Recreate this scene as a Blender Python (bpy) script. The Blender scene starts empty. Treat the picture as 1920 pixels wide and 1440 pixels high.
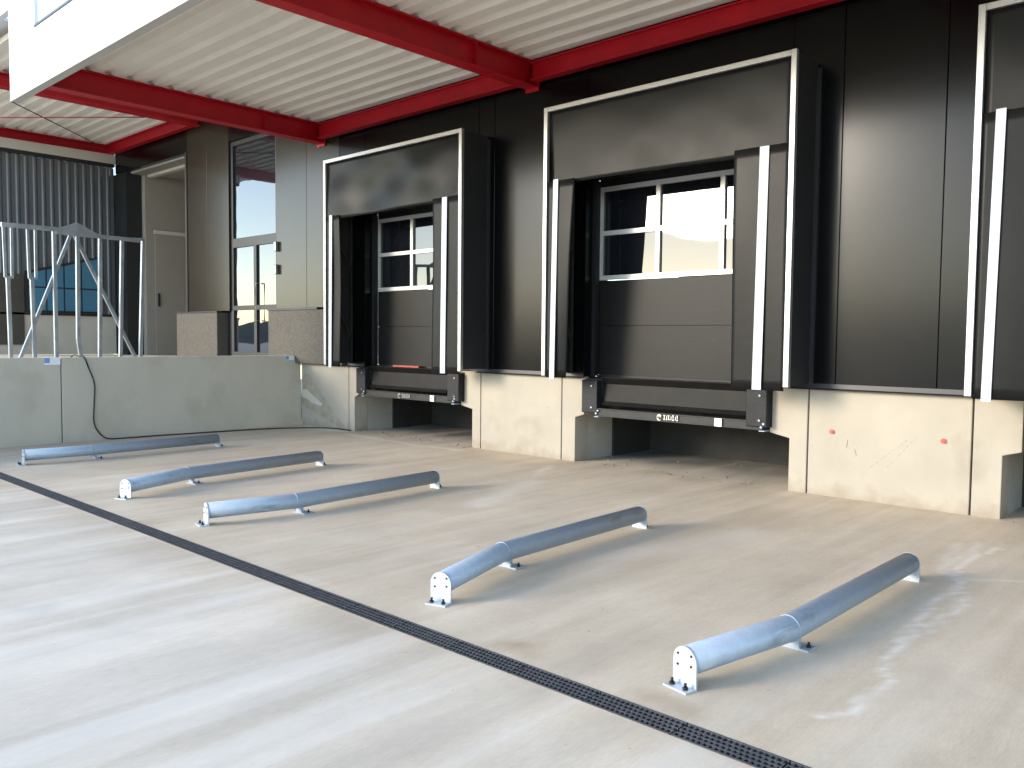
import bpy, bmesh, math, random
import numpy as np
from mathutils import Vector, Matrix
random.seed(7)
SC = bpy.context.scene
COL = SC.collection
R = math.radians
PI = math.pi

# ---------------------------------------------------------------- camera
def make_camera():
    yaw, pitch, roll = R(43.055), R(3.127), R(0.524)
    f = Vector((-math.sin(yaw) * math.cos(pitch), math.cos(yaw) * math.cos(pitch), -math.sin(pitch)))
    rt = Vector((math.cos(yaw), math.sin(yaw), 0))
    up = rt.cross(f)
    c, s = math.cos(roll), math.sin(roll)
    r2 = rt * c + up * s
    u2 = up * c - rt * s
    cam = bpy.data.cameras.new('camera')
    cam.sensor_width = 36
    cam.lens = 36 * 1578.05 / 1920
    cam.clip_start = 0.05
    cam.clip_end = 3000
    o = bpy.data.objects.new('camera', cam)
    COL.objects.link(o)
    m = Matrix((r2, u2, -f)).transposed().to_4x4()
    m.translation = Vector((0, -9.495, 1.78))
    o.matrix_world = m
    SC.camera = o
make_camera()

# ---------------------------------------------------------------- light
SUN_EL, SUN_AZ = R(15.0), R(30.0)       # azimuth measured from the wall normal (-y) towards -x
sd = Vector((-math.sin(SUN_AZ) * math.cos(SUN_EL), -math.cos(SUN_AZ) * math.cos(SUN_EL), math.sin(SUN_EL)))
world = bpy.data.worlds.new('World')
SC.world = world
world.use_nodes = True
wn = world.node_tree
bg = wn.nodes['Background']
sky = wn.nodes.new('ShaderNodeTexSky')
sky.sky_type = 'NISHITA'
sky.sun_disc = False
sky.sun_elevation = SUN_EL
sky.sun_rotation = math.atan2(sd.x, sd.y)
sky.air_density = 0.8
sky.ozone_density = 0.4
sky.dust_density = 0.2
wn.links.new(sky.outputs[0], bg.inputs[0])
bg.inputs[1].default_value = 0.15
sl = bpy.data.lights.new('sun', 'SUN')
sl.energy = 0.88
sl.angle = R(17)
sl.color = (1.0, 0.88, 0.72)
so = bpy.data.objects.new('sun', sl)
COL.objects.link(so)
so.rotation_euler = sd.to_track_quat('Z', 'Y').to_euler()
SC.view_settings.view_transform = 'Standard'
SC.view_settings.look = 'None'
SC.view_settings.exposure = 2.30
SC.view_settings.gamma = 1

# ---------------------------------------------------------------- materials
def nt(name):
    m = bpy.data.materials.new(name)
    m.use_nodes = True
    return m, m.node_tree.nodes, m.node_tree.links, m.node_tree.nodes['Principled BSDF']

def mat(name, col, rough=0.6, metal=0.0, var=0.12, scale=3.0, bump=0.0, bscale=60, ior=1.5, stretch=(1, 1, 1), rvar=0.0, spot=None, spec=0.5):
    m, N, L, b = nt(name)
    tc = N.new('ShaderNodeTexCoord')
    mp = N.new('ShaderNodeMapping')
    mp.inputs['Scale'].default_value = stretch
    L.new(tc.outputs['Object'], mp.inputs[0])
    n = N.new('ShaderNodeTexNoise')
    n.inputs['Scale'].default_value = scale
    n.inputs['Detail'].default_value = 7
    n.inputs['Roughness'].default_value = 0.6
    L.new(mp.outputs[0], n.inputs[0])
    r = N.new('ShaderNodeValToRGB')
    r.color_ramp.elements[0].position = 0.3
    r.color_ramp.elements[1].position = 0.7
    r.color_ramp.elements[0].color = (*[c * (1 - var) for c in col], 1)
    r.color_ramp.elements[1].color = (*[min(1, c * (1 + var)) for c in col], 1)
    L.new(n.outputs[0], r.inputs[0])
    out = r.outputs[0]
    if spot:
        n3 = N.new('ShaderNodeTexNoise'); n3.inputs['Scale'].default_value = spot[1]; n3.inputs['Detail'].default_value = 4
        L.new(tc.outputs['Object'], n3.inputs[0])
        r3 = N.new('ShaderNodeValToRGB'); r3.color_ramp.elements[0].position = spot[2]; r3.color_ramp.elements[1].position = spot[2] + 0.12
        L.new(n3.outputs[0], r3.inputs[0])
        mx = N.new('ShaderNodeMixRGB'); mx.inputs[2].default_value = (*spot[0], 1)
        L.new(r3.outputs[0], mx.inputs[0]); L.new(out, mx.inputs[1])
        out = mx.outputs[0]
    if name == 'galvanised_steel':
        for st, sc, p0, c_ in (((1, .25, 1), 9, .63, (0.16, 0.17, 0.18)), ((1, .12, 2), 14, .66, (0.52, 0.56, 0.60))):
            m4 = N.new('ShaderNodeMapping'); m4.inputs['Scale'].default_value = st; m4.inputs['Location'].default_value = (sc, 0, 0)
            n4 = N.new('ShaderNodeTexNoise'); n4.inputs['Scale'].default_value = sc; n4.inputs['Detail'].default_value = 6
            L.new(tc.outputs['Object'], m4.inputs[0]); L.new(m4.outputs[0], n4.inputs[0])
            r4 = N.new('ShaderNodeValToRGB'); r4.color_ramp.elements[0].position = p0; r4.color_ramp.elements[1].position = p0 + .09
            r4.color_ramp.elements[1].color = (.55, .55, .55, 1)
            L.new(n4.outputs[0], r4.inputs[0])
            x4 = N.new('ShaderNodeMixRGB'); x4.inputs[2].default_value = (*c_, 1)
            L.new(r4.outputs[0], x4.inputs[0]); L.new(out, x4.inputs[1]); out = x4.outputs[0]
    L.new(out, b.inputs['Base Color'])
    b.inputs['Roughness'].default_value = rough
    b.inputs['Metallic'].default_value = metal
    b.inputs['IOR'].default_value = ior
    b.inputs['Specular IOR Level'].default_value = spec
    if rvar:
        mr = N.new('ShaderNodeMapRange')
        mr.inputs['To Min'].default_value = max(0.02, rough - rvar); mr.inputs['To Max'].default_value = rough + rvar
        L.new(n.outputs[0], mr.inputs[0]); L.new(mr.outputs[0], b.inputs['Roughness'])
    if bump:
        n2 = N.new('ShaderNodeTexNoise'); n2.inputs['Scale'].default_value = bscale; n2.inputs['Detail'].default_value = 5
        L.new(mp.outputs[0], n2.inputs[0])
        bp = N.new('ShaderNodeBump'); bp.inputs['Strength'].default_value = bump; bp.inputs['Distance'].default_value = 0.01
        L.new(n2.outputs[0], bp.inputs['Height']); L.new(bp.outputs[0], b.inputs['Normal'])
    return m

M = {}
M['clad'] = mat('dark_cladding_paint', (0.0022, 0.0023, 0.0026), 0.195, 0, 0.10, 0.8, 0.05, 1.1, 1.45, rvar=0.02, spec=0.27)
M['cladglow'] = mat('warm_glow_cladding', (0.022, 0.017, 0.0115), 0.22, 0.10, 0.06, 0.8, 0.04, 1.1, 1.45, rvar=0.02, spec=0.4)  # same cladding by the entrance, its warm glow put into a lighter tint
M['cladtrim'] = mat('dark_trim_paint', (0.02, 0.02, 0.022), 0.4, 0, 0.1, 2, ior=1.4)
M['pitwall'] = mat('pit_side_concrete', (0.36, 0.33, 0.28), 0.9, 0, 0.15, 1.6)
M['conc'] = mat('precast_concrete', (0.36, 0.315, 0.25), 0.85, 0, 0.07, 1.7, 0.15, 50, spot=((0.30, 0.255, 0.195), 1.1, 0.62))
M['concgrey'] = mat('grey_concrete', (0.50, 0.445, 0.365), 0.9, 0, 0.06, 1.6, 0.15, 60, stretch=(1, 1, 0.5), spot=((0.45, 0.395, 0.315), 1.3, 0.55))
M['granite'] = mat('washed_stone_plinth', (0.088, 0.078, 0.064), 0.9, 0, 0.28, 26, 0.4, 60)
M['galv'] = mat('galvanised_steel', (0.33, 0.385, 0.45), 0.5, 0.25, 0.08, 16, 0.03, 40, rvar=0.08, spot=((0.32, 0.375, 0.44), 24, 0.5))
M['galvplate'] = mat('galvanised_plate', (0.45, 0.49, 0.53), 0.5, 0.3, 0.04, 8, rvar=0.05)
M['galvdull'] = mat('weathered_galvanised_tube', (0.27, 0.29, 0.31), 0.42, 0.6, 0.25, 5, rvar=0.1)
M['alu'] = mat('aluminium_profile', (0.40, 0.395, 0.385), 0.38, 0.75, 0.06, 6)
M['red'] = mat('red_beam_paint', (0.43, 0.007, 0.014), 0.42, 0, 0.10, 2.5, 0.03, 30, spec=0.3)
M['deck'] = mat('canopy_deck_paint', (0.82, 0.75, 0.635), 0.6, 0, 0.05, 1.2)
M['white'] = mat('white_fascia_paint', (0.82, 0.81, 0.79), 0.5, 0, 0.03, 1)
M['whitetrim'] = mat('white_trim_paint', (0.5, 0.47, 0.42), 0.5, 0, 0.05, 1)
M['fabric'] = mat('curtain_fabric', (0.010, 0.0099, 0.0098), 0.36, 0, 0.14, 2.5, 0.15, 6, ior=1.45, rvar=0.06, spec=0.14)
M['fabric2'] = mat('cover_fabric', (0.012, 0.012, 0.013), 0.7, 0, 0.15, 3)
M['stripe'] = mat('white_stripe_vinyl', (0.44, 0.475, 0.53), 0.5, 0, 0.06, 4)
M['rubber'] = mat('bumper_rubber', (0.013, 0.0135, 0.015), 0.6, 0, 0.3, 12, 0.2, 40, spec=0.3)
M['steel'] = mat('dark_leveller_steel', (0.0085, 0.008, 0.0072), 0.5, 0, 0.3, 5, 0.05, 30, spec=0.13)
M['steel2'] = mat('grey_leveller_beam', (0.028, 0.027, 0.025), 0.55, 0, 0.2, 6, spec=0.3)
M['door'] = mat('dark_door_paint', (0.012, 0.0115, 0.0105), 0.42, 0, 0.08, 2, 0.10, 30, stretch=(.5, 1, 6), spec=0.18)
M['winframe'] = mat('door_window_frame', (0.55, 0.54, 0.51), 0.4, 0.3, 0.05, 3)
M['black'] = mat('black_paint', (0.008, 0.008, 0.009), 0.6, 0, 0.1, 3)
M['boltm'] = mat('black_bolt_steel', (0.02, 0.02, 0.022), 0.5, 0.5, 0.2, 30)
M['beige'] = mat('beige_inner_wall', (0.27, 0.24, 0.20), 0.7, 0, 0.06, 0.8)
M['floor'] = mat('loggia_floor_screed', (0.62, 0.54, 0.43), 0.85, 0, 0.1, 1)
M['corr'] = mat('blue_grey_corrugated_sheet', (0.12, 0.125, 0.135), 0.34, 0.45, 0.08, 1.0, rvar=0.06)
M['blue'] = mat('blue_window_film', (0.05, 0.17, 0.26), 0.35, 0, 0.06, 2)
M['brown'] = mat('brown_door_paint', (0.055, 0.045, 0.035), 0.5, 0, 0.2, 2)
M['cable'] = mat('black_cable_rubber', (0.015, 0.015, 0.016), 0.5, 0, 0.1, 4)
M['redcap'] = mat('red_plastic_cap', (0.75, 0.07, 0.05), 0.4, 0, 0.05, 9)
M['paper'] = mat('white_paper', (0.78, 0.80, 0.83), 0.7, 0, 0.05, 9)
M['paperblue'] = mat('blue_print', (0.16, 0.30, 0.60), 0.6, 0, 0.05, 9)
M['rust'] = mat('orange_primer', (0.35, 0.04, 0.02), 0.5, 0, 0.2, 9)
M['iron'] = mat('cast_iron_grate', (0.085, 0.088, 0.095), 0.5, 0.3, 0.25, 14)
M['pitshade'] = mat('pit_shade_concrete', (0.028, 0.026, 0.023), 0.9, 0, 0.3, 3)  # deep shade of the pit put into a near-black base colour
M['dirt'] = mat('drain_dirt', (0.015, 0.014, 0.012), 0.95, 0, 0.3, 14)
M['scuff'] = mat('marker_scuff', (0.36, 0.33, 0.29), 0.9, 0, 0.2, 30)
M['dullbrown'] = mat('dull_brown_patch', (0.33, 0.275, 0.205), 0.95, 0, 0.25, 5)
M['pebble'] = mat('concrete_crumb', (0.20, 0.19, 0.17), 0.9, 0, 0.4, 20)
M['crumb'] = mat('pale_concrete_crumb', (0.5, 0.48, 0.44), 0.9, 0, 0.2, 20)
M['horizonscreen'] = mat('horizon_screen_green', (0.05, 0.06, 0.035), 0.95, 0, 0.4, 0.05)

def foot_dirt(m):
    N, L = m.node_tree.nodes, m.node_tree.links; b = N['Principled BSDF']
    src = b.inputs['Base Color'].links[0].from_socket
    tc = N.new('ShaderNodeTexCoord'); sp = N.new('ShaderNodeSeparateXYZ'); L.new(tc.outputs['Object'], sp.inputs[0])
    n = N.new('ShaderNodeTexNoise'); n.inputs['Scale'].default_value = 6; n.inputs['Detail'].default_value = 6; L.new(tc.outputs['Object'], n.inputs[0])
    a = N.new('ShaderNodeMath'); a.operation = 'MULTIPLY_ADD'; a.inputs[1].default_value = -0.5; L.new(n.outputs[0], a.inputs[0]); L.new(sp.outputs['Z'], a.inputs[2])
    r = N.new('ShaderNodeMapRange'); r.inputs['From Min'].default_value = -0.27; r.inputs['From Max'].default_value = -0.10
    r.inputs['To Min'].default_value = 0.75; r.inputs['To Max'].default_value = 0.0
    L.new(a.outputs[0], r.inputs[0])
    mx = N.new('ShaderNodeMixRGB'); mx.inputs[2].default_value = (0.27, 0.22, 0.16, 1)
    L.new(r.outputs[0], mx.inputs[0]); L.new(src, mx.inputs[1]); L.new(mx.outputs[0], b.inputs['Base Color'])
foot_dirt(M['conc'])

def glass(name, ior=1.9, col=(0.006, 0.007, 0.009), wob=0.0):
    m, N, L, b = nt(name)
    b.inputs['Roughness'].default_value = 0.015
    b.inputs['IOR'].default_value = ior
    tc = N.new('ShaderNodeTexCoord'); n = N.new('ShaderNodeTexNoise')
    n.inputs['Scale'].default_value = 0.9
    L.new(tc.outputs['Object'], n.inputs[0])
    r = N.new('ShaderNodeValToRGB')
    r.color_ramp.elements[0].color = (*[c * .8 for c in col], 1); r.color_ramp.elements[1].color = (*[c * 1.3 for c in col], 1)
    L.new(n.outputs[0], r.inputs[0]); L.new(r.outputs[0], b.inputs['Base Color'])
    if wob:
        bp = N.new('ShaderNodeBump'); bp.inputs['Strength'].default_value = wob; bp.inputs['Distance'].default_value = 0.01
        L.new(n.outputs[0], bp.inputs['Height']); L.new(bp.outputs[0], b.inputs['Normal'])
    return m
M['glass'] = glass('dark_door_glazing', 1.7, wob=0.25)
M['mirror'] = glass('reflective_glazing', 1.85, (0.01, 0.013, 0.018), wob=0.25)

# ---------------------------------------------------------------- helpers
def box(bm, x0, x1, y0, y1, z0, z1):
    v = [bm.verts.new((x, y, z)) for z in (z0, z1) for y in (y0, y1) for x in (x0, x1)]
    for f in ((0, 2, 3, 1), (4, 5, 7, 6), (0, 1, 5, 4), (2, 6, 7, 3), (1, 3, 7, 5), (0, 4, 6, 2)):
        bm.faces.new([v[i] for i in f])
    return v

def prism(bm, pts, axis, a, b):
    """extrude a polygon pts (2-D) along axis ('x','y','z') from a to b"""
    def P(p, t):
        return {'x': (t, p[0], p[1]), 'y': (p[0], t, p[1]), 'z': (p[0], p[1], t)}[axis]
    A = [bm.verts.new(P(p, a)) for p in pts]
    B = [bm.verts.new(P(p, b)) for p in pts]
    bm.faces.new(A); bm.faces.new(B[::-1])
    n = len(pts)
    for i in range(n):
        bm.faces.new((A[i], B[i], B[(i + 1) % n], A[(i + 1) % n]))

def tube(bm, path, r, seg=12, caps=True):
    path = [Vector(p) for p in path]
    rings = []
    n = len(path)
    up = Vector((0, 0, 1))
    for i, p in enumerate(path):
        d0 = (path[i] - path[i - 1]).normalized() if i else (path[1] - path[0]).normalized()
        d1 = (path[i + 1] - path[i]).normalized() if i < n - 1 else d0
        d = (d0 + d1).normalized()
        k = 1 / max(0.5, d.dot(d0))
        u = up if abs(d.z) < 0.95 else Vector((1, 0, 0))
        s = d.cross(u).normalized(); w = s.cross(d).normalized()
        rings.append([bm.verts.new(p + s * (r * k * math.cos(2 * PI * j / seg)) + w * (r * math.sin(2 * PI * j / seg))) for j in range(seg)])
    for a, b in zip(rings, rings[1:]):
        for j in range(seg):
            f = bm.faces.new((a[j], a[(j + 1) % seg], b[(j + 1) % seg], b[j])); f.smooth = True
    if caps:
        bm.faces.new(rings[0][::-1]); bm.faces.new(rings[-1])

def bar(bm, a, b, w, h):
    a, b = Vector(a), Vector(b)
    d = (b - a).normalized()
    u = Vector((0, 0, 1)) if abs(d.z) < 0.9 else Vector((0, 1, 0))
    s = d.cross(u).normalized() * w / 2
    t = s.cross(d).normalized() * h / 2
    A = [bm.verts.new(a + i * s + j * t) for i, j in ((-1, -1), (1, -1), (1, 1), (-1, 1))]
    B = [bm.verts.new(b + i * s + j * t) for i, j in ((-1, -1), (1, -1), (1, 1), (-1, 1))]
    bm.faces.new(A); bm.faces.new(B[::-1])
    for i in range(4):
        bm.faces.new((A[i], B[i], B[(i + 1) % 4], A[(i + 1) % 4]))

def cyl(bm, c, axis, r, h, seg=12):
    c = Vector(c); d = Vector(axis).normalized()
    tube(bm, [c, c + d * h], r, seg)

def obj(name, bm, m, parent=None, bevel=0.0):
    bmesh.ops.recalc_face_normals(bm, faces=bm.faces)
    me = bpy.data.meshes.new(name)
    bm.to_mesh(me); bm.free()
    o = bpy.data.objects.new(name, me)
    me.materials.append(m)
    COL.objects.link(o)
    if parent: o.parent = parent
    if bevel:
        md = o.modifiers.new('bevel', 'BEVEL'); md.width = bevel; md.segments = 2; md.limit_method = 'ANGLE'
        md.harden_normals = False
    return o

def B(name, m, parent, *boxes, bevel=0.0):
    bm = bmesh.new()
    for b in boxes: box(bm, *b)
    return obj(name, bm, m, parent, bevel)

def thing(name, label, cat, loc=(0, 0, 0), group=None):
    o = bpy.data.objects.new(name, None)
    COL.objects.link(o)
    o.empty_display_size = 0.2
    o.location = loc
    return tag(o, label, cat, group)

def tag(o, label, cat, group=None, kind=None):
    o['label'] = label; o['category'] = cat
    if group: o['group'] = group
    if kind: o['kind'] = kind
    return o

def settle(root):
    """children were built in world coordinates: bring them into the root's frame"""
    for c in root.children:
        c.matrix_parent_inverse = Matrix.Translation(-root.location)

# ---------------------------------------------------------------- ground
def seg_dist(X, Y, pts):
    d = np.full(X.shape, 1e9)
    for (ax, ay), (bx, by) in zip(pts, pts[1:]):
        vx, vy = bx - ax, by - ay
        t = np.clip(((X - ax) * vx + (Y - ay) * vy) / (vx * vx + vy * vy + 1e-9), 0, 1)
        d = np.minimum(d, np.hypot(X - ax - t * vx, Y - ay - t * vy))
    return d

def vnoise(X, Y, sx, sy, seed):
    rs = np.random.RandomState(seed)
    g = rs.rand(257, 257)
    x = np.mod(X / sx + 1000, 256); y = np.mod(Y / sy + 1000, 256)
    i = x.astype(int); j = y.astype(int); fx = x - i; fy = y - j
    fx = fx * fx * (3 - 2 * fx); fy = fy * fy * (3 - 2 * fy)
    return (g[i, j] * (1 - fx) * (1 - fy) + g[i + 1, j] * fx * (1 - fy) + g[i, j + 1] * (1 - fx) * fy + g[i + 1, j + 1] * fx * fy)

def ground_material():
    m, N, L, b = nt('brushed_concrete_yard')
    tc = N.new('ShaderNodeTexCoord')
    def noise(scale, st, det=6, rough=0.6):
        mp = N.new('ShaderNodeMapping'); mp.inputs['Scale'].default_value = st
        L.new(tc.outputs['Object'], mp.inputs[0])
        n = N.new('ShaderNodeTexNoise'); n.inputs['Scale'].default_value = scale
        n.inputs['Detail'].default_value = det; n.inputs['Roughness'].default_value = rough
        L.new(mp.outputs[0], n.inputs[0]); return n.outputs[0]
    def ramp(src, p0, p1, c0, c1):
        r = N.new('ShaderNodeValToRGB'); r.color_ramp.elements[0].position = p0; r.color_ramp.elements[1].position = p1
        r.color_ramp.elements[0].color = (*c0, 1); r.color_ramp.elements[1].color = (*c1, 1)
        L.new(src, r.inputs[0]); return r.outputs[0]
    def mix(fac, a, c, mode='MIX'):
        x = N.new('ShaderNodeMixRGB'); x.blend_type = mode
        for s, v in ((0, fac), (1, a), (2, c)):
            if isinstance(v, (int, float)): x.inputs[s].default_value = v
            elif isinstance(v, tuple): x.inputs[s].default_value = (*v, 1)
            else: L.new(v, x.inputs[s])
        return x.outputs[0]
    def attr(n):
        a = N.new('ShaderNodeAttribute'); a.attribute_name = n; return a.outputs['Fac']
    back = ramp(noise(0.7, (1, 1, 1)), 0.3, 0.7, (0.59, 0.48, 0.35), (0.67, 0.555, 0.415))
    front = ramp(noise(0.6, (1, 0.5, 1)), 0.3, 0.7, (0.66, 0.565, 0.445), (0.74, 0.64, 0.52))
    c = mix(attr('front'), back, front)
    streak = ramp(noise(9, (1, 0.07, 1), 7, 0.65), 0.25, 0.75, (0.80, 0.80, 0.80), (1.12, 1.12, 1.12))
    c = mix(0.5, c, streak, 'MULTIPLY')
    fine = ramp(noise(120, (1, 0.12, 1), 3), 0.3, 0.7, (0.88, 0.88, 0.88), (1.08, 1.08, 1.08))
    c = mix(0.7, c, fine, 'MULTIPLY')
    grit = ramp(noise(70, (1, 1, 1), 3), 0.66, 0.74, (1, 1, 1), (0.72, 0.70, 0.66))
    c = mix(0.6, c, grit, 'MULTIPLY')
    pits = ramp(noise(24, (1, 1, 1), 2, 0.5), 0.73, 0.77, (1, 1, 1), (0.55, 0.52, 0.47))
    c = mix(0.7, c, pits, 'MULTIPLY')
    light = ramp(noise(31, (1, 1, 1), 2, 0.5), 0.24, 0.28, (1.25, 1.25, 1.25), (1, 1, 1))
    c = mix(0.6, c, light, 'MULTIPLY')
    patch = ramp(noise(1.1, (1, .45, 1), 9, 0.72), 0.36, 0.66, (0.86, 0.855, 0.84), (1.07, 1.065, 1.06))
    c = mix(0.8, c, patch, 'MULTIPLY')
    cloud = ramp(noise(2.2, (1, 0.6, 1), 5), 0.3, 0.7, (0.90, 0.89, 0.87), (1.06, 1.06, 1.06))
    c = mix(0.8, c, cloud, 'MULTIPLY')
    c = mix(attr('brown'), c, (0.40, 0.29, 0.18))
    c = mix(attr('grey'), c, (0.15, 0.14, 0.125))
    c = mix(attr('pale'), c, (0.80, 0.735, 0.65))
    L.new(c, b.inputs['Base Color'])
    b.inputs['Roughness'].default_value = 0.75
    bp = N.new('ShaderNodeBump'); bp.inputs['Strength'].default_value = 0.25; bp.inputs['Distance'].default_value = 0.008
    L.new(noise(60, (1, 0.1, 1), 4), bp.inputs['Height'])
    L.new(bp.outputs[0], b.inputs['Normal'])
    return m

DR0, DR1 = -6.295, -6.13     # drain channel edges
def make_ground():
    far = [60, 30, 15, 8, 4, 2, 1, 0.5, 0.25]
    xs = [-14.9 - sum(far[k:]) for k in range(len(far))] + list(np.arange(-14.9, 2.6, 0.045)) + [2.6 + sum(far[k:]) for k in range(len(far))][::-1]
    ys = [-9.4 - sum(far[k:]) for k in range(len(far))] + list(np.arange(-9.4, DR0 - 0.02, 0.06)) + [DR0, DR1] + list(np.arange(DR1 + 0.045, 1.2, 0.045)) + [1.5, 2.0, 2.6, 3.6, 10]
    xs = [-900, -300] + xs + [300, 900]; ys = [-900, -300] + ys
    xs = np.array(xs); ys = np.array(ys)
    nx, ny = len(xs), len(ys)
    X, Y = np.meshgrid(xs, ys, indexing='ij')
    co = np.stack([X, Y, np.zeros_like(X)], -1).reshape(-1, 3)
    I, J = np.meshgrid(np.arange(nx - 1), np.arange(ny - 1), indexing='ij')
    jd = int(np.where(np.isclose(ys, DR0))[0][0])
    ok = ~((J == jd))
    I, J = I[ok], J[ok]
    q = np.stack([I * ny + J, (I + 1) * ny + J, (I + 1) * ny + J + 1, I * ny + J + 1], -1)
    me = bpy.data.meshes.new('ground')
    me.vertices.add(len(co)); me.vertices.foreach_set('co', co.ravel())
    me.loops.add(q.size); me.loops.foreach_set('vertex_index', q.ravel().astype(np.int32))
    me.polygons.add(len(q)); me.polygons.foreach_set('loop_start', np.arange(0, q.size, 4, dtype=np.int32))
    me.update(calc_edges=True)
    # stains and tone bands, plus pit-floor shade painted into grey
    wx = X + 0.10 * (vnoise(X, Y, .25, .25, 1) - .5) + 0.05 * (vnoise(X, Y, .08, .08, 2) - .5)
    wy = Y + 0.10 * (vnoise(X, Y, .25, .25, 3) - .5) + 0.05 * (vnoise(X, Y, .08, .08, 4) - .5)
    n1 = vnoise(X, Y, .35, .7, 5); n2 = vnoise(X, Y, .09, .2, 6); n3 = vnoise(X, Y, 1.3, 2.2, 7)
    def line(pts, w, a): return a * np.exp(-(seg_dist(wx, wy, pts) / w) ** 2)
    pale = np.zeros_like(X)
    pale = np.maximum(pale, line([(-1.86, -1.3), (-1.88, -2.2), (-1.78, -2.9), (-1.72, -3.6), (-1.68, -4.3), (-1.60, -4.75), (-1.46, -4.97), (-1.50, -5.35), (-1.62, -5.65)], .024, .72))
    pale = np.maximum(pale, line([(-1.80, -2.6), (-1.62, -3.3), (-1.60, -4.0), (-1.66, -4.5)], .022, .6))
    pale = np.maximum(pale, line([(-2.0, -1.2), (-1.95, -1.9), (-1.98, -2.5), (-1.6, -2.55), (-1.35, -2.3)], .035, .45))
    pale = np.maximum(pale, line([(-2.15, -1.4), (-2.0, -2.2)], .05, .35))
    pale = np.maximum(pale, line([(-6.9, -1.7), (-6.5, -2.6), (-6.35, -3.2)], .16, .40) * (0.5 + n1))
    pale = np.maximum(pale, line([(-7.6, -.6), (-7.2, -1.3), (-6.9, -1.9)], .07, .30) * (0.5 + n1))
    pale = np.maximum(pale, line([(-12.6, -.35), (-10.5, -.5), (-9.6, -.35)], .10, .4) * (0.4 + n1))
    pale = np.maximum(pale, line([(-4.2, -4.1), (-3.8, -3.3), (-3.6, -2.3)], .22, .28) * (0.4 + n1))
    pale = np.maximum(pale, line([(-14.2, -.15), (-13.1, -.12)], .12, .5) * (0.5 + n2))
    brown = np.zeros_like(X)
    brown = np.maximum(brown, line([(-3.35, -6.02), (-3.15, -5.98)], .10, .55) * (0.5 + n2))
    brown = np.maximum(brown, line([(-2.25, -6.02), (-2.05, -6.0)], .09, .5) * (0.5 + n2))
    brown = np.maximum(brown, line([(-8.0, -6.05), (-7.8, -6.05)], .12, .35) * (0.5 + n2))
    brown = np.maximum(brown, np.clip(1 - np.abs(Y - .1) / .5, 0, 1) * .55 * n1 * (X > -13) * (X < 1))
    brown = np.maximum(brown, np.clip((n3 - .62) * 2.2, 0, .3) * (Y > -6))
    brown = np.maximum(brown, np.clip(1 - (X + 14.7) / 1.4, 0, 1) * .35 * (Y > -6) * (Y < 0))  # browner towards the retaining wall
    grey = np.zeros_like(X)
    grey = np.maximum(grey, np.clip((Y - .2) / 0.9, 0, 1) * .95 * (.6 + .8 * n1))  # pit floor darker with depth, its shade painted in
    grey = np.maximum(grey, line([(-6.6, -7.9), (-5.6, -7.6), (-4.9, -7.35)], .09, .18) * (.3 + n1))
    grey = np.maximum(grey, line([(-6.9, -8.3), (-5.0, -7.0)], .07, .13) * n1)
    grey = np.maximum(grey, line([(-10.5, -8.0), (-8.6, -7.1)], .12, .14) * n1)
    for a, bb, cc in ((-4.5, .10, .16), (-3.6, .12, .12), (-7.9, .14, .12)):
        grey = np.maximum(grey, np.exp(-((X - a - .1 * (Y + 7)) / bb) ** 2) * cc * (Y < -6.3) * (.3 + n1))
    grey = np.maximum(grey, np.clip((vnoise(X, Y, .5, 3.2, 11) - .60) * .7, 0, .14) * (Y < -6.3))
    grey = np.maximum(grey, np.clip((vnoise(X, Y, .16, 1.9, 12) - .66) * .5, 0, .10))
    pale = np.maximum(pale, np.clip((vnoise(X, Y, .35, 2.6, 13) - .60) * 1.3, 0, .26) * (Y < -6.3))
    front = np.clip((-6.32 - Y + .35 * (n1 - .5)) / .5, 0, 1) * (0.45 + .55 * np.clip((-X - 1.6) / 2.2, 0, 1))
    # long drag streaks of the power float, running towards the dock
    xs_ = X + .05 * (vnoise(X, Y, .6, 2.0, 21) - .5)
    fm = (Y < -6.3) * 1.0 + (Y >= -6.3) * .35
    s1 = vnoise(xs_, Y, .13, 2.6, 22) * .5 + vnoise(xs_, Y, .05, 1.6, 23) * .25 + vnoise(xs_, Y, .33, 4.0, 24) * .35
    pale = np.maximum(pale, np.clip((s1 - .59) * 2.0, 0, .34) * fm)
    grey = np.maximum(grey, np.clip((.50 - s1) * .8, 0, .14) * fm)
    grey = np.maximum(grey, np.exp(-(((wx + 5.86) / .10) ** 2 + ((wy + 7.62) / .09) ** 2)) * .30)
    for n, v in (('pale', pale), ('brown', brown), ('grey', grey), ('front', front)):
        a = me.attributes.new(n, 'FLOAT', 'POINT'); a.data.foreach_set('value', np.clip(v, 0, 1).ravel().astype(np.float32))
    o = bpy.data.objects.new('ground', me); COL.objects.link(o)
    me.materials.append(ground_material())
    o['kind'] = 'structure'
make_ground()

# added unseen dark rise behind the camera, raised sunward to dim the cladding's reflections
bm = bmesh.new()
prev = None
for i in range(61):
    a = R(180 + 180 * i / 60)
    az = math.degrees(math.atan2(-math.cos(a), -math.sin(a)))      # from -y towards -x
    h = 4.5 + 8.5 * math.exp(-((az - 22) / 26) ** 2) + 1.6 * math.sin(i * 1.7) * math.sin(i * .45) + random.uniform(-.5, .5)
    ring = [bm.verts.new((math.cos(a) * rr, math.sin(a) * rr, z)) for rr, z in ((210, 0.0), (230, h), (260, h * .7), (330, 0.0))]
    if prev:
        for k in range(3): bm.faces.new((prev[k], ring[k], ring[k + 1], prev[k + 1]))
    prev = ring
o = obj('horizon_screen', bm, M['horizonscreen']); o['kind'] = 'structure'

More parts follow.
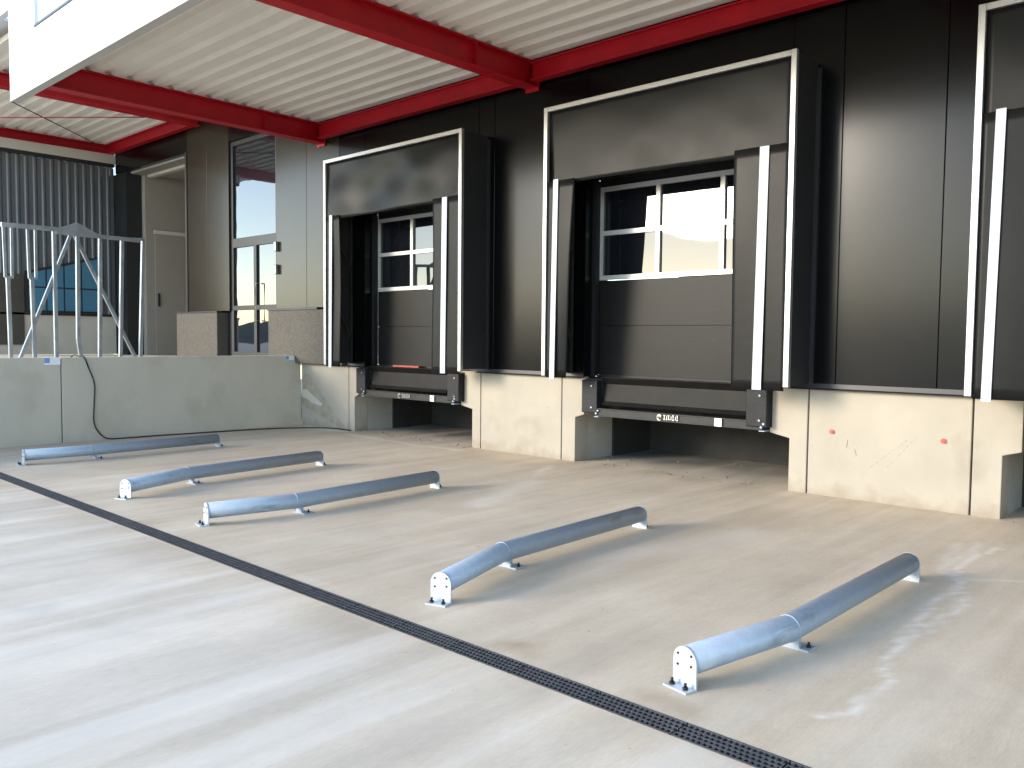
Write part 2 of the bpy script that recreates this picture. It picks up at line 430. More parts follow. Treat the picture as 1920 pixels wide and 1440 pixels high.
# ---------------------------------------------------------------- drain channel
def make_drain():
    t = thing('drain_channel', 'long black slotted drain grate set flush across the concrete yard', 'drain', (-5, -6.21, 0))
    B('channel', M['dirt'], t, (-24, 6, DR0 - .02, DR0 - .003, -.16, -.004), (-24, 6, DR1 + .003, DR1 + .02, -.16, -.004), (-24, 6, DR0 - .003, DR1 + .003, -.16, -.12))
    L = 0.5
    y0, y1 = DR0 + .004, DR1 - .004
    bm = bmesh.new()
    e = .010
    box(bm, .004, L - .004, y0, y0 + e, -.02, .002); box(bm, .004, L - .004, y1 - e, y1, -.02, .002)
    rows = 4
    iw = (y1 - y0 - 2 * e)
    cell = iw / rows
    for r in range(1, rows):
        y = y0 + e + r * cell
        box(bm, .004, L - .004, y - .004, y + .004, -.0205, .001)
    n = 17
    for r in range(rows):
        ya = y0 + e + r * cell + .0045; yb = ya + cell - .009
        off = .5 * (r % 2)
        for k in range(n + 1):
            xc = .008 + (k + off) * (L - .016) / n
            if xc > L - .006: continue
            w = .0055 if 0 < k < n else .004
            box(bm, max(.0045, xc - w), min(L - .0045, xc + w), ya, yb, -.019, .0005)
    first = obj('grate', bm, M['iron'], t)
    first.location = (0, 0, 0)
    xs = [-18.5 + L * k for k in range(41)]
    for i, x in enumerate(xs):
        g = first if i == 0 else first.copy()
        if i: COL.objects.link(g); g.parent = t
        g.location = (x, 0, 0)
    settle(t)
make_drain()

# ---------------------------------------------------------------- warehouse
W = thing('warehouse', 'dark clad warehouse wall with loading docks on a pale precast concrete base', 'building', (-8, 0, 0))
DOCKS = [dict(c=-11.18, p=(-12.91, -9.75), u=(-12.80, -10.02), j=(-13.09, -9.555), d=(-12.55, -9.60), bl=-12.69, br=-9.94),
         dict(c=-5.92, p=(-7.615, -4.37), u=(-7.455, -4.62), j=(-7.87, -4.145), d=(-7.44, -4.42), bl=-7.40, br=-4.60),
         dict(c=-0.53, p=(-2.13, 1.10), u=(-1.96, 0.86), j=(-2.41, 1.32), d=(-2.02, 1.0), bl=-1.92, br=0.88)]
ZC = 1.235
def concrete():
    def piece(poly):
        bm = bmesh.new(); prism(bm, poly, 'y', 0, .30)
        return obj('base_panel', bm, M['conc'], W, .008)
    g = .009
    prevj = -14.69
    for d in DOCKS:
        piece([(prevj + g, -.02), (d['j'][0] - g, -.02), (d['j'][0] - g, ZC), (prevj + g, ZC)])
        zt = .645
        piece([(d['j'][0] + g, -.02), (d['p'][0], -.02), (d['p'][0], zt), (d['u'][0], zt + .05), (d['u'][0], ZC), (d['j'][0] + g, ZC)])
        piece([(d['j'][1] - g, -.02), (d['p'][1], -.02), (d['p'][1], zt - .02), (d['u'][1], zt + .03), (d['u'][1], ZC), (d['j'][1] - g, ZC)])
        prevj = d['j'][1]
    piece([(prevj + g, -.02), (9, -.02), (9, ZC), (prevj + g, ZC)])
    # dark backing behind the joints
    bx = []
    for d in DOCKS:
        for j in d['j']: bx.append((j - .05, j + .05, .12, .28, 0, ZC - .01))
    # pits: side walls and back wall, with near-black panels painting in the deep shade
    for d in DOCKS:
        a, b = d['p']
        B('pit_wall', M['pitwall'], W, (a - .2, a - .002, .302, 2.6, -.02, 1.15), (b + .002, b + .2, .302, 2.6, -.02, 1.15), (a - .2, b + .2, 2.603, 2.8, -.02, 1.15)) and B('pit_shade_panel', M['pitshade'], W, (a + .001, b - .001, 1.9, 2.0, -.02, .66), (a + .001, a + .03, .9, 1.899, -.02, .66))
    for b_ in bx: B('joint_sealant', M['black'], W, b_)
    # anchors
    for (x, z, m) in ((-3.86, .745, 'redcap'), (-2.68, .745, 'redcap')):
        bm = bmesh.new(); cyl(bm, (x, .004, z), (0, -1, 0), .026, .022, 14); cyl(bm, (x, -.018, z), (0, -1, 0), .016, .008, 10)
        obj('anchor_cap', bm, M[m], W)['label'] = 'red plastic cap on a fixing hole'
    for (x, z) in ((-9.31, .745), (-8.13, .755)):
        bm = bmesh.new(); cyl(bm, (x, .004, z), (0, -1, 0), .017, .008, 12)
        obj('anchor_hole', bm, M['dullbrown'], W)
    # faint pencil marks "5 //" on the base panel
    bm = bmesh.new()
    def stroke(p, w=.012):
        for a, b in zip(p, p[1:]):
            bar(bm, (a[0], -.0024, a[1]), (b[0], -.0024, b[1]), .0030, w)
    stroke([(-3.56, .66), (-3.68, .67), (-3.69, .58), (-3.60, .57), (-3.58, .50), (-3.68, .47)], .009)
    for k in range(9):
        x0 = -3.42 + k * .043; z0 = .39 + k * .038
        stroke([(x0, z0), (x0 + .026, z0 + .024)], .009)
    for k in range(8):
        x0 = -3.25 + k * .04; z0 = .40 + k * .048
        stroke([(x0, z0), (x0 + .020, z0 + .026)], .007)
    obj('pencil_mark', bm, M['scuff'], W)
    # brown fan-shaped patch on the corner panel
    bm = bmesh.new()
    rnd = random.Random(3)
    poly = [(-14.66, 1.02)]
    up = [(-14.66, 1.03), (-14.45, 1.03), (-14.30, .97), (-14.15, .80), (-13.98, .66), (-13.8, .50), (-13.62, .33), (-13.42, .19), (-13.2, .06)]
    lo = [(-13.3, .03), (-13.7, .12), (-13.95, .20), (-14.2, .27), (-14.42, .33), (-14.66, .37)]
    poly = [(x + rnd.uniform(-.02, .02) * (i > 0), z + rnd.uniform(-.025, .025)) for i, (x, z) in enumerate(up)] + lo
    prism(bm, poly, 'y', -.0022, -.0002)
    obj('brown_patch', bm, M['dullbrown'], W)
    bm = bmesh.new()
    prism(bm, [(-14.66, .70), (-14.5, .72), (-14.3, .62), (-14.1, .52), (-13.95, .46), (-14.0, .41), (-14.25, .45), (-14.5, .53), (-14.66, .56)], 'y', -.0044, -.0024)
    obj('plaster_smear', bm, M['concgrey'], W)
concrete()

def cladding():
    CT = 9.0
    y0, y1 = -.03, .12
    # full-height panels between x joints, leaving dock doors, glass door and passage open
    xs = []
    def panel(x0, x1, z0, z1):
        return B('wall_panel', M['cladglow'] if x1 < -13.3 and z0 < 3 else M['clad'], W, (x0 + .004, x1 - .004, y0, y1, z0, z1), bevel=.004)
    zb = ZC + .025
    # wall strips (outside of dock openings)
    for a, b in ((-15.55, -14.44), (-14.44, -13.33), (-13.33, DOCKS[0]['d'][0]),
                 (DOCKS[0]['d'][1], -9.25), (-9.25, -8.1), (-8.1, DOCKS[1]['d'][0]),
                 (DOCKS[1]['d'][1], -3.83), (-3.83, -2.76), (-2.76, DOCKS[2]['d'][0]),
                 (DOCKS[2]['d'][1], 2.2), (2.2, 3.3), (3.3, 9)):
        panel(a, b, zb, CT)
    panel(-18.5, -17.5, 2.33, CT); panel(-19.45, -18.5, 2.33, CT)
    for d in DOCKS: panel(d['d'][0], d['d'][1], 4.03, CT)
    panel(-17.5, -15.55, 6.05, CT)
    panel(-23.6, -19.45, 6.1, CT)
    # backing behind the panels so joints read dark
    B('wall_core', M['black'], W, (-13.4, DOCKS[0]['d'][0] - .01, .125, .25, ZC, CT), (DOCKS[0]['d'][1] + .01, DOCKS[1]['d'][0] - .01, .125, .25, ZC, CT),
      (DOCKS[1]['d'][1] + .01, DOCKS[2]['d'][0] - .01, .125, .25, ZC, CT), (DOCKS[2]['d'][1] + .01, 9, .125, .25, ZC, CT),
      (-15.5, -13.41, .125, .25, ZC, CT), (-19.4, -17.52, .125, .25, ZC, CT), (-23.6, 9, .125, .25, 6.15, CT))
    # base flashing
    for a, b in ((-13.9, DOCKS[0]['d'][0]), (DOCKS[0]['d'][1], DOCKS[1]['d'][0]), (DOCKS[1]['d'][1], DOCKS[2]['d'][0]), (DOCKS[2]['d'][1], 9)):
        bm = bmesh.new()
        prism(bm, [(-.034, ZC + .055), (-.040, ZC + .055), (-.046, ZC + .004), (-.075, ZC - .012), (-.075, ZC - .016), (-.034, ZC + .001)], 'x', a, b)
        obj('base_flashing', bm, M['cladtrim'], W)
    B('plinth_flashing', M['cladtrim'], W, (-15.72, -13.9, -.16, -.032, 2.30, 2.345))
    B('plinth_flashing', M['cladtrim'], W, (-19.88, -17.84, -.16, -.032, 2.30, 2.33))
    B('stone_plinth', M['granite'], W, (-15.7, -13.12, -.14, -.032, ZC + .003, 2.298), bevel=.01)
    B('stone_plinth', M['granite'], W, (-19.85, -17.87, -.14, .30, ZC + .003, 2.298), bevel=.01)
    # vertical corner trim of the passage opening
    B('corner_trim', M['cladtrim'], W, (-19.53, -19.455, -.05, .20, 2.3, 6.1))
cladding()

def glass_door():
    d = B('entrance_door', M['cladtrim'], W,
          (-17.5, -17.40, .02, .12, ZC, 6.04), (-15.65, -15.56, .02, .12, ZC, 6.04),
          (-17.40, -15.65, .02, .12, 5.95, 6.04), (-17.40, -15.65, .02, .12, 3.72, 3.92),
          (-16.54, -16.43, .02, .12, ZC, 3.72), (-17.40, -16.54, .02, .12, 2.34, 2.44), (-16.43, -15.65, .02, .12, 2.34, 2.44),
          (-17.40, -16.54, .02, .12, ZC, 1.42), (-16.43, -15.65, .02, .12, ZC, 1.42))
    d['label'] = 'tall dark framed glass entrance door reflecting the sky'
    for a, b, z0, z1 in ((-17.40, -15.65, 3.92, 5.95), (-17.40, -16.54, 2.44, 3.72), (-16.43, -15.65, 2.44, 3.72), (-17.40, -16.54, 1.42, 2.34), (-16.43, -15.65, 1.42, 2.34)):
        B('pane', M['mirror'], d, (a + .001, b - .001, .06, .08, z0 + .001, z1 - .001))
    bm = bmesh.new(); tube(bm, [(-16.36, .02, 2.1), (-16.36, -.05, 2.1), (-16.36, -.05, 2.9), (-16.36, .02, 2.9)], .014, 8)
    obj('handle', bm, M['alu'], d)
    for z in (3.05, 3.52):
        B('wall_fitting', M['galvdull'], W, (-15.545, -15.46, -.10, -.032, z, z + .2), bevel=.01)
    # dark vestibule behind
    B('vestibule', M['black'], W, (-17.5, -15.56, 1.5, 1.55, ZC, 6.1), (-17.55, -17.505, .13, 1.5, ZC, 6.1), (-15.55, -15.5, .26, 1.5, ZC, 6.1))
glass_door()

def passage():
    # loggia x -23.7..-19.45 with a beige wall on its left side
    B('corner_post', M['black'], W, (-23.95, -22.95, -.02, .4, ZC + .002, 6.09))
    w = B('passage_wall', M['beige'], W, (-23.1, -22.75, .403, 7.0, ZC + .002, 6.05))
    B('door_head_rail', M['whitetrim'], W, (-22.748, -22.70, .62, 4.2, 4.50, 4.60))
    B('door_leaf', M['beige'], W, (-22.748, -22.72, .64, 4.18, ZC + .01, 4.495), bevel=.006)
    B('door_handle', M['black'], W, (-22.718, -22.67, .70, .74, 2.55, 2.9))
    B('passage_ceiling', M['beige'], W, (-23.6, -19.5, .13, 7.0, 6.055, 6.095))
    B('passage_back', M['beige'], W, (-23.6, -19.0, 7.003, 7.15, ZC, 6.05))
    B('passage_side', M['beige'], W, (-19.5, -19.41, .31, 7.0, ZC + .01, 6.05))
    B('passage_floor', M['floor'], W, (-23.69, -19.40, .001, 7.0, 1.0, ZC + .001))
    B('ceiling_trim', M['whitetrim'], W, (-22.7, -19.6, .45, .6, 5.98, 6.05))
passage()

def dock_door(d):
    a, b = d['d']
    D = B('dock_door', M['door'], W, (a + .03, b - .03, .25, .29, ZC + .03, 1.955), (a + .03, b - .03, .25, .29, 1.973, 2.61), (a + .03, b - .03, .25, .29, 3.93, 4.4), (a + .03, b - .03, .272, .28, 1.95, 1.98))
    D['label'] = 'dark sectional dock door with a pale window band'
    fx = [a + .06, a + .06 + (b - a - .12) / 3, a + .06 + 2 * (b - a - .12) / 3, b - .06]
    zs = [2.65, 3.28, 3.90]
    bx = []
    t = .032
    for x in fx: bx.append((x - t, x + t, .225, .285, zs[0] - t, zs[2] + t))
    for z in zs:
        for x0, x1 in zip(fx, fx[1:]): bx.append((x0 + t, x1 - t, .228, .282, z - t, z + t))
    B('window_frame', M['winframe'], D, *bx)
    for x0, x1 in zip(fx, fx[1:]):
        for z0, z1 in zip(zs, zs[1:]):
            B('pane', M['glass'], D, (x0 + t - .002, x1 - t + .002, .262, .268, z0 + t - .002, z1 - t + .002))
    # jambs / guide rails
    B('door_jamb', M['black'], D, (a + .001, a + .06, .13, .22, ZC + .01, 4.02))
    B('door_jamb', M['black'], D, (b - .06, b - .001, .13, .22, ZC + .01, 4.02))
    B('door_head', M['black'], D, (a + .001, b - .001, .125, .245, 4.035, 4.38))
    B('bottom_seal', M['steel2'], D, (a + .03, b - .03, .235, .30, ZC + .002, ZC + .028))
    B('hall_interior', M['black'], W, (a - .3, b + .3, 2.9, 3.0, ZC, 4.6), (a - .3, b + .3, .45, 2.9, 4.5, 4.6))
for d in DOCKS: dock_door(d)
settle(W)

# ---------------------------------------------------------------- dock levellers
def leveller(d, label):
    a, b = d['u']
    t = thing('dock_leveller', label, 'dock leveller', ((a + b) / 2, 0, .7), 'dock levellers in the loading bays')
    B('platform', M['steel'], t, (a + .03, b - .03, .06, 2.55, 1.17, 1.238))
    B('frame', M['steel'], t, (a + .02, b - .02, .40, 2.5, .66, 1.165))
    # hanging lip: gently folded plate
    la, lb = a + .33, b - .29
    bm = bmesh.new()
    prism(bm, [(-.045, 1.238), (-.015, 1.238), (.045, 1.17), (.0, .90), (-.045, .845), (-.06, .86), (-.02, .91), (.015, 1.15)], 'x', la, lb)
    obj('lip', bm, M['steel'], t)
    B('hinge_edge', M['steel'], t, (la - .02, lb + .02, -.05, .055, 1.2385, 1.246))
    # front beam with flanges
    fb = B('front_beam', M['steel2'], t, (la - .02, lb + .25, -.10, -.02, .715, .80), (la - .02, lb + .25, -.118, -.02, .800, .812), (la - .02, lb + .25, -.118, -.02, .703, .715))
    for x in (la - .04, lb + .22):
        bm = bmesh.new(); box(bm, x, x + .07, -.14, -.015, .69, .70)
        cyl(bm, (x + .02, -.101, .74), (0, -1, 0), .014, .03, 8); cyl(bm, (x + .05, -.101, .78), (0, -1, 0), .014, .03, 8)
        obj('clamp', bm, M['galv'], fb)
    xm = la + 1.02
    bm = bmesh.new()       # maker's sticker: ringed emblem then lettering strokes
    for r_, a0, a1 in ((.036, 30, 300), (.020, -20, 250)):
        pts = [(xm + r_ * math.cos(R(a)), -.1225 + .0, .757 + r_ * math.sin(R(a))) for a in np.linspace(a0, a1, 14)]
        for p, q in zip(pts, pts[1:]): bar(bm, p, q, .004, .012)
    x = xm + .065
    for k, (w, h) in enumerate(((.03, .05), (.012, .06), (.03, .05), (.012, .05), (.03, .06), (.012, .05), (.02, .06))):
        box(bm, x, x + w, -.1245, -.119, .757 - h / 2, .757 - h / 2 + .012)
        box(bm, x + w * .3, x + w * .3 + .01, -.1238, -.119, .757 - h / 2 + .012, .757 + h / 2)
        if w > .015: box(bm, x, x + w, -.1245, -.119, .757 + h / 2, .757 + h / 2 + .010)
        x += w + .012
    obj('maker_sign', bm, M['alu'], fb)
    B('label_plate', M['paper'], fb, (la + 1.83, la + 1.93, -.125, -.119, .705, .805))
    settle(t)
    return t
leveller(DOCKS[0], 'dark steel leveller under the farthest curtain shelter')
leveller(DOCKS[1], 'dark steel leveller under the middle curtain shelter')
leveller(DOCKS[2], 'dark steel leveller under the nearest shelter at the right edge')
# orange primer strip on the far door sill
tag(B('sill_strip', M['rust'], None, (-11.9, -11.2, .10, .2, ZC + .012, ZC + .04)), 'thin orange red strip lying on the farthest dock sill', 'strip')

# ---------------------------------------------------------------- rubber bumpers
def bumper(x0, x1, label):
    t = thing('dock_bumper', label, 'dock bumper', ((x0 + x1) / 2, 0, .74), 'rubber bumpers beside the dock levellers')
    w = x1 - x0
    bm = bmesh.new()
    box(bm, x0, x1, -.13, -.006, .74, 1.20)
    obj('rubber_block', bm, M['rubber'], t, .012)
    B('mounting_plate', M['steel2'], t, (x0 - .012, x1 + .012, -.005, -.0005, .735, 1.215))
    for z in (.82, 1.12):
        bm = bmesh.new(); cyl(bm, (x0 + w * .62, -.131, z), (0, -1, 0), .026, .004, 14)
        h = obj('bolt_recess', bm, M['black'], t)
        bm = bmesh.new(); cyl(bm, (x0 + w * .62 + .014, -.1355, z), (0, -1, 0), .014, .008, 6)
        obj('bolt', bm, M['galvdull'], t)
    settle(t)
for d, n in zip(DOCKS, ('farthest', 'middle', 'nearest')):
    bumper(d['bl'], d['bl'] + .27, 'black rubber bumper left of the leveller in the %s bay' % n)
    bumper(d['br'] - .27, d['br'], 'black rubber bumper right of the leveller in the %s bay' % n)

# ---------------------------------------------------------------- dock shelters
def sheet(x0, x1, z0, z1, y, fn=None, nx=24, nz=24, th=.008):
    """curtain grid in the x-z plane, fn(u,v)->(dx,dy,dz), with real thickness"""
    bm = bmesh.new()
    front, back = [], []
    for i in range(nx + 1):
        fr, bk = [], []
        for j in range(nz + 1):
            u, v = i / nx, j / nz
            dx, dy, dz = fn(u, v) if fn else (0, 0, 0)
            p = (x0 + (x1 - x0) * u + dx, y + dy, z0 + (z1 - z0) * v + dz)
            fr.append(bm.verts.new(p)); bk.append(bm.verts.new((p[0], p[1] + th, p[2])))
        front.append(fr); back.append(bk)
    for i in range(nx):
        for j in range(nz):
            bm.faces.new((front[i][j], front[i + 1][j], front[i + 1][j + 1], front[i][j + 1])).smooth = True
            bm.faces.new((back[i][j], back[i][j + 1], back[i + 1][j + 1], back[i + 1][j])).smooth = True
    for i in range(nx):
        bm.faces.new((front[i][0], back[i][0], back[i + 1][0], front[i + 1][0]))
        bm.faces.new((front[i][nz], front[i + 1][nz], back[i + 1][nz], back[i][nz]))
    for j in range(nz):
        bm.faces.new((front[0][j], front[0][j + 1], back[0][j + 1], back[0][j]))
        bm.faces.new((front[nx][j], back[nx][j], back[nx][j + 1], front[nx][j + 1]))
    return bm

def shelter(c, label, wl_top, wl_bot, wrinkle, zlift=0.0, stripe_r=1.46, wr=.68, tilt=0.0):
    H0, H1, HW = 1.26 + zlift, 4.94, 1.81
    Y = -.60
    t = thing('dock_shelter', label, 'dock shelter', (c, 0, H0), 'curtain dock shelters on the wall')
    xl, xr = c - HW, c + HW
    fw = .065
    B('frame_post', M['alu'], t, (xl, xl + fw, Y - .03, Y + .03, H0, H1), bevel=.006)
    B('frame_post', M['alu'], t, (xr - fw, xr, Y - .03, Y + .03, H0, H1), bevel=.006)
    B('frame_head', M['alu'], t, (xl + fw, xr - fw, Y - .028, Y + .03, H1 - fw, H1 - .001), bevel=.006)
    # fabric sides and roof back to the wall
    B('side_cover', M['fabric2'], t, (xl + .02, xl + .035, Y + .031, -.034, H0 + .03, H1 - .02))
    B('side_cover', M['fabric2'], t, (xr - .035, xr - .02, Y + .031, -.034, H0 + .03, H1 - .02))
    B('top_cover', M['fabric2'], t, (xl + .036, xr - .036, Y + .031, -.034, H1 - .05, H1 - .03))
    B('wall_rail', M['cladtrim'], t, (xl - .03, xl + .018, -.062, -.0315, H0 + .02, H1 - .08))
    B('wall_rail', M['cladtrim'], t, (xr - .018, xr + .03, -.062, -.0315, H0 + .02, H1 - .08))
    # folding struts inside, on both sides
    for x in (xl + .09, xr - .09):
        bm = bmesh.new()
        for z in (1.75, 3.0):
            bar(bm, (x, Y + .05, z + .85), (x, -.08, z), .03, .035)
        bar(bm, (x, -.08, H0 + .05), (x, -.08, 4.8), .03, .04)
        obj('strut', bm, M['steel2'], t)
    # top curtain
    r_ = random.Random(int(abs(c) * 10))
    ph = r_.uniform(0, 6)
    def ft(u, v):
        s = math.sin(PI * v) * .6 + (1 - v) * .5
        dy = wrinkle * s * (.5 * math.sin(5.2 * u + ph + 1.7 * v) + .35 * math.sin(11 * u - 4 * v + ph) + .2 * math.sin(19 * u + 6 * v))
        return (0, dy + tilt * (1 - v), .012 * math.sin(3 * u + ph) * (1 - v))
    obj('top_curtain', sheet(xl + fw + .001, xr - fw - .001, 3.88, H1 - fw + .0, Y + .015, ft, 48, 20), M['fabric'], t)
    # side curtains
    def fl(u, v):
        wtgt = wl_bot + (wl_top - wl_bot) * v
        return ((wtgt - wl_top) * u, .02 * u * math.sin(5 * v + ph) + .05 * u * u * (1 - v), 0)
    L_ = obj('side_curtain', sheet(xl + fw + .001, xl + fw + wl_top, H0 - .02, 3.93, Y - .006, fl, 14, 24), M['fabric'], t)
    def frr(u, v):
        k = 1 - u
        return (0, .016 * k * math.sin(4 * v + ph) + .01 * k * (1 - v), 0)
    R_ = obj('side_curtain', sheet(xr - fw - wr, xr - fw - .001, H0 - .045, 3.95, Y - .006, frr, 14, 24), M['fabric'], t)
    def stripe(x_top, x_bot, w, parent):
        bm = bmesh.new()
        prism(bm, [(x_bot - w / 2, H0 - .04), (x_bot + w / 2, H0 - .04), (x_top + w / 2, 3.945), (x_top - w / 2, 3.945)], 'y', Y - .028, Y - .018)
        obj('guide_stripe', bm, M['stripe'], parent)
    stripe(c - 1.585, c - 1.62, .085, L_)
    stripe(c + stripe_r, c + stripe_r - .03, .11, R_)
    settle(t)
    return t
shelter(-11.18, 'farthest curtain dock shelter, its wrinkled top curtain catching warm light', .40, .36, .060, 0, 1.43, .62)
shelter(-5.92, 'middle curtain dock shelter, whole in view with its bright door window', .47, .30, .016, 0, 1.46, .66, .03)
shelter(-.53, 'nearest curtain dock shelter cut off by the right edge', .62, .60, .015)

# ---------------------------------------------------------------- wheel guides
def guide(front, kink, rear, label):
    z, r = .133, .076
    t = thing('wheel_guide', label, 'wheel guide', (kink[0], kink[1], 0), 'steel wheel guides bolted to the yard')
    F, K, Q = Vector((*front, z)), Vector((*kink, z)), Vector((*rear, z))
    bm = bmesh.new(); tube(bm, [F, K, Q], r, 28)
    obj('tube', bm, M['galv'], t)
    # weld collar at the kink
    dk = ((K - F).normalized() + (Q - K).normalized()).normalized()
    bm = bmesh.new(); tube(bm, [K - dk * .006, K + dk * .006], r + .004, 28)
    obj('weld_seam', bm, M['galv'], t)
    def plate(P, d, front_side):
        s = Vector((-d.y, d.x, 0)); s.normalize()
        out = d * (-1 if front_side else 1)
        hw = .078
        prof = [(-hw, 0.0), (hw, 0.0)] + [(hw * math.cos(R(a)), z + hw * math.sin(R(a))) for a in range(0, 181, 15)]
        bm = bmesh.new()
        A = [bm.verts.new(P.xy.to_3d() + s * p[0] + Vector((0, 0, p[1])) + out * .001) for p in prof]
        Bv = [bm.verts.new(P.xy.to_3d() + s * p[0] + Vector((0, 0, p[1])) + out * .011) for p in prof]
        bm.faces.new(A); bm.faces.new(Bv[::-1])
        n = len(prof)
        for i in range(n): bm.faces.new((A[i], Bv[i], Bv[(i + 1) % n], A[(i + 1) % n]))
        pl = obj('end_plate', bm, M['galvplate'], t)
        # screws on plate
        bm = bmesh.new()
        for sx, zz in ((-.045, .172), (.045, .165), (-.045, .118), (.045, .108)):
            cyl(bm, P.xy.to_3d() + s * sx + Vector((0, 0, zz)) + out * .011, out, .0065, .005, 8)
        obj('screw', bm, M['boltm'], pl)
        # foot flange outwards
        bm = bmesh.new()
        c = [P.xy.to_3d() + s * a + out * bb for a, bb in ((-hw, .0115), (hw, .0115), (hw, .085), (-hw, .085))]
        lo = [bm.verts.new(v + Vector((0, 0, .001))) for v in c]; hi = [bm.verts.new(v + Vector((0, 0, .011))) for v in c]
        bm.faces.new(lo[::-1]); bm.faces.new(hi)
        for i in range(4): bm.faces.new((lo[i], lo[(i + 1) % 4], hi[(i + 1) % 4], hi[i]))
        ft = obj('foot_plate', bm, M['galvplate'], t)
        for a in (-.045, .045):
            bm = bmesh.new(); q = P.xy.to_3d() + s * a + out * .052
            cyl(bm, q + Vector((0, 0, .011)), (0, 0, 1), .015, .012, 6); cyl(bm, q + Vector((0, 0, .023)), (0, 0, 1), .008, .02, 8)
            obj('anchor_bolt', bm, M['boltm'], ft)
    plate(F, (K - F).normalized(), True)
    plate(Q, (Q - K).normalized(), False)
    # middle saddle
    d = (Q - K).normalized(); s = Vector((d.y, -d.x, 0))      # to the +x side
    P = K.xy.to_3d() + d * .06
    bm = bmesh.new()
    def obx(c, hs, hd, z0, z1):
        vs = [c + s * a * hs + d * b_ * hd for a, b_ in ((-1, -1), (1, -1), (1, 1), (-1, 1))]
        lo = [bm.verts.new(v + Vector((0, 0, z0))) for v in vs]; hi = [bm.verts.new(v + Vector((0, 0, z1))) for v in vs]
        bm.faces.new(lo[::-1]); bm.faces.new(hi)
        for i in range(4): bm.faces.new((lo[i], lo[(i + 1) % 4], hi[(i + 1) % 4], hi[i]))
    obx(P, .045, .012, .0125, .095)
    obx(P + d * .045, .10, .055, .001, .012)
    sd_ = obj('saddle', bm, M['galv'], t)
    for a in (-.075, .075):
        bm = bmesh.new(); q = P + s * a + d * .05
        cyl(bm, q + Vector((0, 0, .012)), (0, 0, 1), .014, .012, 6); cyl(bm, q + Vector((0, 0, .024)), (0, 0, 1), .008, .018, 8)
        obj('anchor_bolt', bm, M['boltm'], sd_)
    settle(t)
GUIDES = [((-12.58, -5.72), (-12.50, -4.88), (-12.58, -2.92), 'galvanised wheel guide nearest the grey retaining wall'),
          ((-9.26, -5.72), (-9.62, -4.86), (-9.80, -2.88), 'second galvanised wheel guide from the retaining wall'),
          ((-7.44, -5.72), (-7.27, -4.88), (-7.40, -2.90), 'middle galvanised wheel guide, third of the five from either end'),
          ((-4.14, -5.74), (-4.42, -4.86), (-4.48, -2.92), 'galvanised wheel guide right of the middle one, in front of the middle bay'),
          ((-2.23, -5.78), (-2.07, -4.94), (-2.06, -2.94), 'nearest galvanised wheel guide, at lower right beside the pale crack stain')]
for g in GUIDES: guide(*g)

# ---------------------------------------------------------------- retaining wall and platform
RT = thing('retaining_wall', 'grey concrete retaining wall running out from the dock wall', 'wall', (-14.8, -3, 0))
for a, b in ((-12, -4.515), (-4.50, -.004)):
    B('wall_panel', M['concgrey'], RT, (-14.95, -14.70, a, b, -.02, 1.395), bevel=.008)
B('joint_filler', M['black'], RT, (-14.93, -14.73, -4.515, -4.50, 0, 1.37))
settle(RT)
o = B('platform', M['floor'], None, (-23.69, -14.953, -12, -.145, 0.4, 1.238)); o['kind'] = 'structure'

tag(B('paper_label', M['paper'], None, (-14.698, -14.692, -4.76, -4.52, 1.28, 1.40)), 'white and blue paper label on the top edge of the retaining wall near the cable', 'label', 'paper labels on the retaining wall')
lb = bpy.data.objects['paper_label']
B('blue_patch', M['paperblue'], lb, (-14.691, -14.688, -4.76, -4.68, 1.31, 1.39))
l2 = tag(B('paper_label', M['paper'], None, (-14.698, -14.692, -.36, -.17, 1.30, 1.385)), 'small white and blue label at the dock end of the retaining wall', 'label', 'paper labels on the retaining wall')
B('blue_patch', M['paperblue'], l2, (-14.691, -14.688, -.36, -.29, 1.31, 1.38))

def cable():
    pts = [(-15.3, -4.25, 1.27), (-15.0, -4.22, 1.42), (-14.82, -4.19, 1.415), (-14.67, -4.16, 1.40), (-14.68, -4.08, 1.2), (-14.68, -4.0, .95), (-14.68, -4.01, .62), (-14.68, -4.02, .32), (-14.67, -3.95, .14), (-14.64, -3.80, .02),
           (-14.60, -3.4, .013), (-14.58, -2.9, .013), (-14.50, -2.3, .013), (-14.40, -1.6, .013), (-14.28, -1.0, .013), (-14.05, -.5, .013), (-13.75, -.15, .013), (-13.35, -.03, .013), (-13.0, -.025, .013)]
    sm = []
    P = [Vector(p) for p in pts]
    for i in range(len(P) - 1):
        p0 = P[max(0, i - 1)]; p1 = P[i]; p2 = P[i + 1]; p3 = P[min(len(P) - 1, i + 2)]
        for k in range(5):
            u = k / 5
            sm.append(0.5 * ((2 * p1) + (p2 - p0) * u + (2 * p0 - 5 * p1 + 4 * p2 - p3) * u * u + (3 * p1 - p0 - 3 * p2 + p3) * u ** 3))
    sm.append(P[-1])
    for p in sm: p.z = max(p.z, .0125)
    bm = bmesh.new(); tube(bm, sm, .0115, 8)
    tag(obj('power_cable', bm, M['cable']), 'thin black cable hanging down the grey retaining wall and along its foot', 'cable')
cable()

